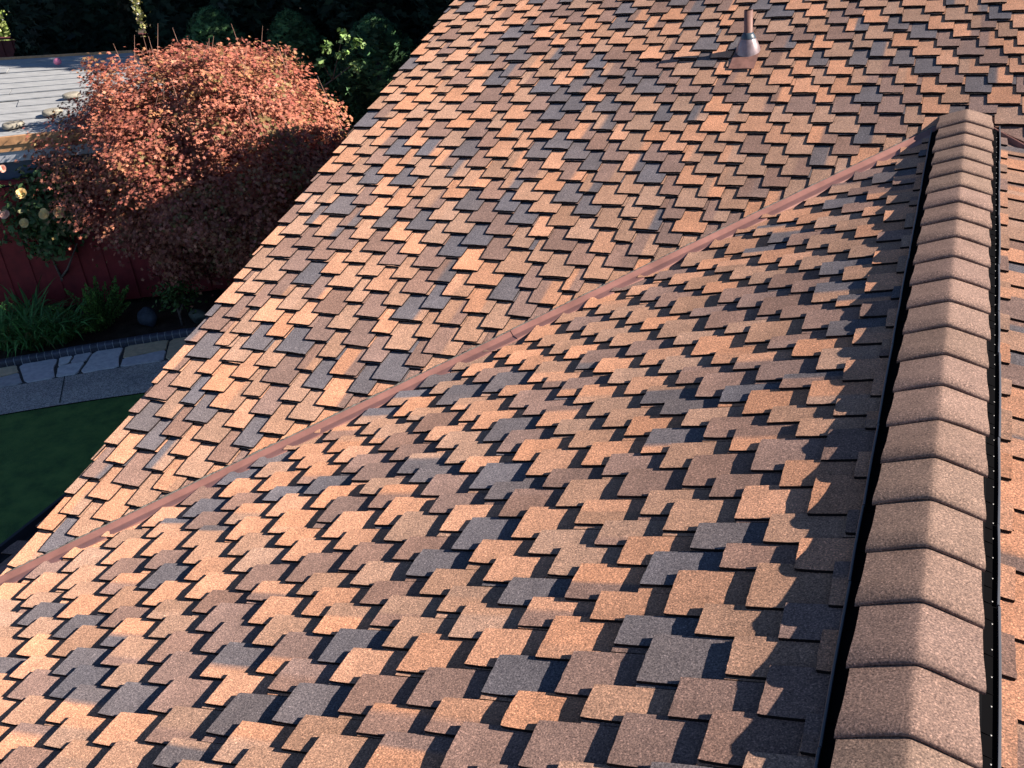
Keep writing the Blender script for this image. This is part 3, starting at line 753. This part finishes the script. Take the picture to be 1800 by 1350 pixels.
# ---- generic green leaf outlines
oval = [(0, -.5, 0), (.22, -.25, .03), (.28, .05, .05), (.18, .38, .03), (0, .6, -.03), (-.18, .38, .03), (-.28, .05, .05), (-.22, -.25, .03)]
def foliage(name, parent, C, Rr, n_cl, per, size, cols, mat_, csz=.1, up_=.4, shell=.7, seed=1, flat=.7, clip=None):
    g = np.random.default_rng(seed); C = np.array(C); Rr = np.array(Rr)
    dv = g.normal(size=(n_cl, 3)); dv /= np.linalg.norm(dv, axis=1, keepdims=True)
    f = 1+.16*np.sin(4*dv[:, 0]+seed)*np.cos(5*dv[:, 2]+seed*2)+.08*np.sin(11*dv[:, 1]+seed)
    cl = C+dv*(g.uniform(shell, 1.0, n_cl)*f)[:, None]*Rr
    if clip is not None: kk = clip(cl); cl, dv = cl[kk], dv[kk]
    m_ = len(cl); P = (cl[:, None, :]+g.normal(size=(m_, per, 3))*np.array([1, 1, flat])*csz).reshape(-1, 3)
    Nn = np.repeat(dv*.7+np.array([0, 0, up_]), per, 0)+g.normal(size=(m_*per, 3))*.5
    cols = np.array(cols); tint = cols[g.integers(0, len(cols), m_)]*g.uniform(.7, 1.3, (m_, 1)); Cl = np.repeat(tint, per, 0)*g.uniform(.75, 1.3, (m_*per, 1))
    return leafmesh(name, oval, [tuple(range(8))], P, Nn, g.uniform(size*.7, size*1.3, m_*per), Cl, mat_, parent)
# ---- rose standard
rose = empty('standard_rose', (-10.88, 3.45, G), 'rose trained as a small tree, with pale yellow blooms, in front of the red fence', 'rose bush')
mb = MB(); b0 = Vector((-10.88, 3.45, G)); fk = Vector((-10.62, 3.42, -3.16))
mb.tube([b0-Vector((0, 0, .05)), b0+Vector((.05, -.02, .14)), b0+Vector((.2, 0, .32)), fk], [.032, .028, .026, .025], 9)
tips = []
for e in ((-10.86, 3.45, -2.86), (-10.30, 3.4, -2.85), (-10.55, 3.3, -2.75), (-10.72, 3.55, -2.75)):
    e = Vector(e); md = fk.lerp(e, .5)+Vector((rr.uniform(-.03, .03), 0, -.02)); mb.tube([fk, md, e, e+(e-md)*1.2], [.018, .014, .011, .006], 7)
mb.build('stem', M_BARK, rose, smooth=True)
gc = [(.08, .15, .05), (.12, .20, .07), (.06, .11, .04), (.17, .17, .08)]
foliage('foliage', rose, (-10.62, 3.5, -2.30), (.62, .46, .58), 400, 12, .075, gc, M_LEAF, .09, .35, .35, 3)
def bloom(mb, c, r_, g):
    for ring, (n_, rr_, h, tl) in enumerate(((7, 1.0, 0, .35), (6, .72, .15, .75), (5, .42, .25, 1.2))):
        for k in range(n_):
            a = 2*math.pi*(k+ring*.5)/n_+g.uniform(-.15, .15); c_, s_ = math.cos(a), math.sin(a); L = r_*rr_*g.uniform(.9, 1.1); wv = L*.55
            loc = [(.10*L, 0, 0), (.5*L, -wv, tl*.3*L), (.92*L, -wv*.75, tl*.75*L), (1.02*L, 0, tl*.8*L), (.92*L, wv*.75, tl*.75*L), (.5*L, wv, tl*.3*L)]
            V_ = []
            for x, y, z in loc:
                V_.append(BQ @ Vector((x*c_-y*s_, x*s_+y*c_, z+h*r_))+Vector(c))
            mb.add(V_, [(0, 1, 2, 3, 4, 5)], 0)
M_YEL = simple('yellow_petals', (.80, .58, .25), .6); M_PEACH = simple('peach_petals', (.85, .50, .38), .6)
BLOOMS = (((-10.363, 3.03, -1.876), M_YEL, .066), ((-10.103, 3.03, -2.124), M_YEL, .068), ((-9.848, 3.03, -2.098), M_YEL, .068), ((-10.484, 3.03, -2.259), M_YEL, .056), ((-10.767, 3.03, -2.155), M_PEACH, .066), ((-10.53, 3.03, -1.57), M_PEACH, .050))
BQ = Vector((.35, -.75, .55)).to_track_quat('Z', 'Y').to_matrix()
for c, m_, r_ in BLOOMS:
    mb = MB(); bloom(mb, c, r_, rr); mb.build('bloom', m_, rose)
# second rose at the left edge
rose2 = empty('rose_bush', (-11.75, 3.2, G), 'pale leaved rose bush at the left edge, just left of the yellow blooms', 'rose bush')
mb = MB()
for k in range(5): a = k*1.3; mb.tube([(-11.75, 3.2, G), (-11.75+.1*math.cos(a), 3.2+.1*math.sin(a), -2.9), (-11.7+.25*math.cos(a), 3.2+.2*math.sin(a), -2.2)], [.016, .012, .007], 6)
mb.build('stem', M_BARK, rose2, smooth=True)
foliage('foliage', rose2, (-11.62, 3.25, -2.10), (.42, .40, .50), 150, 10, .07, [(.10, .13, .06), (.14, .16, .08), (.07, .10, .04)], M_LEAF, .09, .35, .3, 5)

# ---- strap leaved clumps
def strap_clump(loc, rad, n_, seed, label):
    g = random.Random(seed); root = empty('strap_leaf_plant', loc, label, 'plant', 'strap leaved clumps along the brick edging'); mb = MB()
    for k in range(n_):
        a = g.uniform(0, 2*math.pi); reach = rad*g.uniform(.35, 1.15); hh = g.uniform(.22, .46); wd = g.uniform(.009, .016)
        b0 = Vector(loc)+Vector((g.uniform(-.12, .12), g.uniform(-.12, .12), 0)); c_, s_ = math.cos(a), math.sin(a); rows = []
        cb = np.array([.085, .23, .06])*g.uniform(.5, 1.5); cb = np.array([.16, .17, .05])*g.uniform(.5, 1) if g.random() < .07 else cb
        droop = g.uniform(.5, 1.15)
        for i in range(7):
            t = i/6; x = reach*t; z = hh*(2.1*t-droop*1.7*t*t) if droop > .5 else hh*t; ww = wd*(1-t**3)*(.7+.6*t*(1-t)*2)+.0008
            p = b0+Vector((x*c_, x*s_, max(.01, z))); side = Vector((-s_, c_, .15))*ww
            rows.append([p-side, p+Vector((0, 0, -ww*.35)), p+side])
        mb.grid(np.array(rows), 0, [[cb]*3]*7)
    mb.build('leaves', M_LEAF, root, color=True)
for i, (x, y, lb) in enumerate(((-11.05, 2.55, 'green strap leaved clump cut by the left edge of the picture'), (-10.62, 2.42, 'second green strap leaved clump from the left edge'), (-10.25, 2.5, 'green strap leaved clump in the middle of its row'), (-10.0, 2.72, 'green strap leaved clump beside the dark foxtail fern'),
        (-10.75, 2.9, 'green strap leaved clump at the back, next to the red fence'), (-11.45, 2.2, 'green strap leaved clump mostly outside the left edge'))):
    strap_clump((x+.04, y-.13, G), .52, 150, 40+i, lb)
# ---- foxtail fern
fern = empty('foxtail_fern', (-9.68, 2.98, G), 'dark green foxtail fern with thick upright plumes beside the rose stem', 'fern'); g = random.Random(3)
P, Nn, Cl = [], [], []
for k in range(44):
    a = g.uniform(0, 2*math.pi); tl = g.uniform(.1, 1.1); L = g.uniform(.50, .78)
    dvec = np.array([math.cos(a)*math.sin(tl), math.sin(a)*math.sin(tl), math.cos(tl)]); 
    for i in range(210):
        t = g.uniform(.12, 1); r_ = .055*(1-t**4)*g.uniform(.3, 1); ph = g.uniform(0, 6.28); u_ = np.cross(dvec, [0.3, .2, 1.]); u_ /= np.linalg.norm(u_); v_ = np.cross(dvec, u_)
        o_ = u_*math.cos(ph)+v_*math.sin(ph); P.append(np.array([-9.68, 2.98, G])+dvec*L*t+np.array([0, 0, -.12*t*t*tl])+o_*r_); Nn.append(np.cross(o_, dvec)+np.random.default_rng(i).normal(size=3)*.3)
        Cl.append(np.array([.085, .17, .035])*g.uniform(.6, 1.5)*(1+.7*(t > .85)))
leafmesh('plumes', oval, [tuple(range(8))], np.array(P), np.array(Nn), rng.uniform(.018, .032, len(P)), np.array(Cl), M_LEAF, fern)
# ---- small shrub and two rocks
sh = empty('small_shrub', (-8.72, 3.32, G), 'small loose green shrub on a thin pale stem under the red tree', 'shrub'); mb = MB()
mb.tube([(-8.72, 3.32, G-.03), (-8.73, 3.33, G+.12), (-8.78, 3.36, G+.32)], [.018, .015, .009], 7); mb.tube([(-8.73, 3.33, G+.12), (-8.62, 3.38, G+.34)], [.012, .006], 6); mb.build('stem', M_BARK, sh, smooth=True)
foliage('foliage', sh, (-8.76, 3.4, G+.36), (.30, .26, .20), 60, 8, .05, [(.06, .12, .03), (.09, .15, .04)], M_LEAF, .06, .5, .3, 8)
def rock(loc, s, seed, label, c):
    bm = bmesh.new(); bmesh.ops.create_icosphere(bm, subdivisions=3, radius=1); g = random.Random(seed); ax = [Vector((g.uniform(-1, 1), g.uniform(-1, 1), g.uniform(-1, 1))).normalized() for _ in range(9)]
    for v_ in bm.verts:
        k = min([1.0]+[(.72+.1*(i % 3))/max(.01, v_.co.dot(a)) for i, a in enumerate(ax) if v_.co.dot(a) > .1]); v_.co = Vector((v_.co.x*s[0], v_.co.y*s[1], v_.co.z*s[2]))*k
    me = bpy.data.meshes.new('rock'); bm.to_mesh(me); bm.free(); me.materials.append(simple('rock_'+str(seed), c, .9, 14, .3, .6)); o = bpy.data.objects.new('rock', me); col.objects.link(o); o.location = loc
    tag(o, label, 'rock')
rock((-9.17, 3.24, G+.07), (.14, .11, .15), 2, 'bluish boulder standing in the bed between the fern and the small shrub', (.055, .066, .085))
rock((-8.55, 3.45, G+.05), (.14, .11, .10), 4, 'grey green stone behind the small shrub stem', (.10, .11, .09))

# ================================================================ BACKGROUND TREES
spray = [(0, -.5, 0), (.10, -.2, .02), (.26, .0, 0), (.12, .1, .02), (.22, .35, 0), (.07, .35, .02), (0, .75, -.04), (-.07, .35, .02), (-.22, .35, 0), (-.12, .1, .02), (-.26, 0, 0), (-.10, -.2, .02)]
M_CON = leafmat('conifer_sprays', .1, .7)
def conifer(x, y, r_, h, seed, label, cols=((.014, .034, .020), (.020, .044, .024), (.010, .026, .017)), n_=7000, size=.17, cat='tree', pointed=.3, z0=.1):
    g = np.random.default_rng(seed); root = empty('conifer', (x, y, G), label, cat, 'tall dark conifers along the back fence')
    t = g.random(n_)**.9; ph = g.uniform(0, 2*np.pi, n_)
    rad = r_*np.where(t > 1-pointed, np.sqrt(np.clip((1-t)/pointed, 0, 1)), 1)*(1+.10*np.sin(5*ph+seed)+.09*np.sin(17*t+3*ph))*g.uniform(.72, 1.03, n_)
    P = np.stack([x+rad*np.cos(ph), y+rad*np.sin(ph), G+z0+t*(h-z0)], 1)
    # sprays point up and out
    lean = np.stack([np.cos(ph)*.5, np.sin(ph)*.5, np.ones(n_)], 1)+g.normal(size=(n_, 3))*.3
    Nn = np.stack([np.cos(ph), np.sin(ph), np.full(n_, .1)], 1)+g.normal(size=(n_, 3))*.45; Nn -= lean*(np.sum(Nn*lean, 1)/np.sum(lean*lean, 1))[:, None]
    cols = np.array(cols); cl = cols[g.integers(0, len(cols), n_)]*(g.uniform(.6, 1.4, n_)*(1+.35*np.sin(9*t+4*ph)))[:, None]
    mb = MB(); mb.tube([(x, y, G-.05), (x, y, G+h*.5), (x, y, G+h*.9)], [.12, .09, .03], 8); mb.build('trunk', M_BARK, root)
    # solid-looking inner foliage: larger sprays
    leafmesh('crown', spray, [tuple(range(12))], P, Nn, g.uniform(size*.7, size*1.4, n_), np.clip(cl, .004, 1), M_CON, root, spin=np.cross(lean, Nn)*-1)
    return root
CL = [(-17.05, 10.9, .88, 6.5, 'tall dark columnar conifer left of all, above the left part of the plank roof'),
      (-16.36, 11.0, .80, 7.0, 'tall dark conifer just left of the bright gap'),
      (-13.7, 11.2, 1.02, 7.0, 'tall dark conifer just right of the bright gap'),
      (-11.7, 11.1, 1.25, 7.2, 'tall dark conifer behind the middle of the red tree'),
      (-9.7, 11.3, 1.2, 6.6, 'tall dark conifer behind the right side of the red tree'),
      (-7.7, 11.3, 1.3, 6.8, 'tall dark conifer beside the top of the left roof edge')]
for i, (x, y, r_, h, lb) in enumerate(CL): conifer(x, y, r_, h, 20+i, lb, n_=15000, size=.23)
# row carried on unseen behind the house, added to shade the hedge
for i, (x, wl) in enumerate(((-5.2, 'nearest to the visible row'), (-2.6, 'second'), (0, 'third'), (2.6, 'fourth'), (5.2, 'farthest right'))):
    conifer(x, 11.0, 1.5, 6.0, 60+i, 'unseen dark conifer behind the house roof, added to shade the hedge, '+wl+' of the hidden five', n_=4500, size=.24)
conifer(-5.6, 9.5, 1.6, 7.6, 71, 'unseen broad tall conifer added behind the house roof to shade the far part of the plank roof', n_=6000, size=.24)  # added out of view to throw shade on the shed roof
# feathery junipers nearer, catching some sky
conifer(-12.0, 9.3, .85, 2.75, 41, 'feathery mid green juniper behind the red tree top', cols=((.055, .14, .06), (.08, .18, .07), (.045, .10, .045)), n_=5200, size=.13, pointed=.6, cat='shrub')
conifer(-10.6, 9.6, .8, 2.6, 42, 'lower feathery juniper right of the first one', cols=((.055, .13, .055), (.075, .17, .065)), n_=4200, size=.13, pointed=.6, cat='shrub')
conifer(-8.6, 8.9, .95, 2.6, 43, 'bushy green juniper beside the left edge of the upper roof', cols=((.05, .12, .055), (.07, .16, .065)), n_=5200, size=.13, pointed=.6, cat='shrub')
# broadleaf shrub with sunlit sprigs
pit = empty('broadleaf_shrub', (-9.3, 8.0, G), 'dark broadleaf shrub whose topmost sprigs shine light green, right of the red tree', 'shrub')
mb = MB(); mb.tube([(-9.3, 8.0, G), (-9.3, 8.05, G+1.0), (-9.25, 8.1, G+1.9)], [.04, .03, .015], 7); mb.build('trunk', M_BARK, pit, smooth=True)
foliage('foliage', pit, (-9.2, 8.2, -2.3), (.75, .6, .75), 170, 10, .07, [(.04, .09, .03), (.06, .12, .04)], M_LEAF, .12, .5, .4, 9)
for k, c in enumerate(((-8.62, 7.3, -1.30), (-8.46, 7.25, -1.12), (-8.25, 7.3, -1.22), (-8.22, 7.35, -0.98), (-8.12, 7.4, -1.40), (-8.05, 7.4, -1.12))):
    foliage('sprig', pit, c, (.08, .07, .08), 6, 8, .07, [(.24, .38, .12), (.30, .44, .16)], M_LEAF, .028, .6, .2, 10+k)
mb = MB()
for c in ((-8.62, 7.3, -1.30), (-8.22, 7.35, -0.98), (-8.1, 7.4, -1.35)): mb.tube([(-9.25, 8.1, G+1.7), (-8.8, 7.8, -1.7), c], [.014, .010, .005], 6)
mb.build('branch', M_BARK, pit)
# brighter things beyond the back fence
def broad_tree(x, y, z, Rr, seed, label, cols, n_=260, size=.13, top=None):
    root = empty('leafy_tree', (x, y, G), label, 'tree'); mb = MB(); mb.tube([(x, y, G), (x+.1, y, z-Rr[2]*.5), (x, y, z+Rr[2]*.3)], [.14, .1, .04], 8)
    for k in range(5): a = k*1.25; mb.tube([(x, y, z-Rr[2]*.6), (x+Rr[0]*.6*math.cos(a), y+Rr[1]*.6*math.sin(a), z+Rr[2]*.2)], [.05, .02], 6)
    mb.build('trunk', M_BARK, root, smooth=True); foliage('crown', root, (x, y, z), Rr, n_, 14, size, cols, M_LEAF, .22, .4, .35, seed); return root
broad_tree(-23.9, 15.6, -1.7, (1.3, 1.2, 1.7), 13, 'sunlit yellow green tree in the top left corner beyond the back fence', [(.32, .42, .12), (.42, .48, .18)])
broad_tree(-19.15, 16.2, -1.6, (.70, .8, 1.6), 14, 'bright leafy tree seen through the gap between the dark conifers', [(.40, .42, .16), (.55, .50, .22), (.30, .34, .12)], 240, .10)
nb = empty('neighbour_house', (-30, 26, G), 'white walled house glimpsed through the gap between the dark conifers', 'house')
mb = MB(); a, b_ = Vector((-32, 22, 0)), Vector((-24.5, 28.5, 0)); d = (b_-a).normalized(); n_ = Vector((-d.y, d.x, 0))*6
vs = [(p.x, p.y, z) for p in (a, b_, b_+n_, a+n_) for z in (G, -.4)]
mb.add(vs, [(0, 2, 3, 1), (2, 4, 5, 3), (4, 6, 7, 5), (6, 0, 1, 7)]); mb.build('wall', simple('white_wall', (.78, .77, .74), .8, 5, .05), nb)
mb = MB(); c0, c1 = (a+n_/2), (b_+n_/2); o_ = -Vector((-d.y, d.x, 0))*.4
mb.add([tuple(a+o_+Vector((0, 0, -.5))), tuple(b_+o_+Vector((0, 0, -.5))), tuple(c1+Vector((0, 0, 1))), tuple(c0+Vector((0, 0, 1))), tuple(b_+n_-o_+Vector((0, 0, -.5))), tuple(a+n_-o_+Vector((0, 0, -.5)))], [(0, 1, 2, 3), (3, 2, 4, 5)])
mb.build('roof', simple('neighbour_roof', (.14, .11, .10), .9, 6, .2), nb)
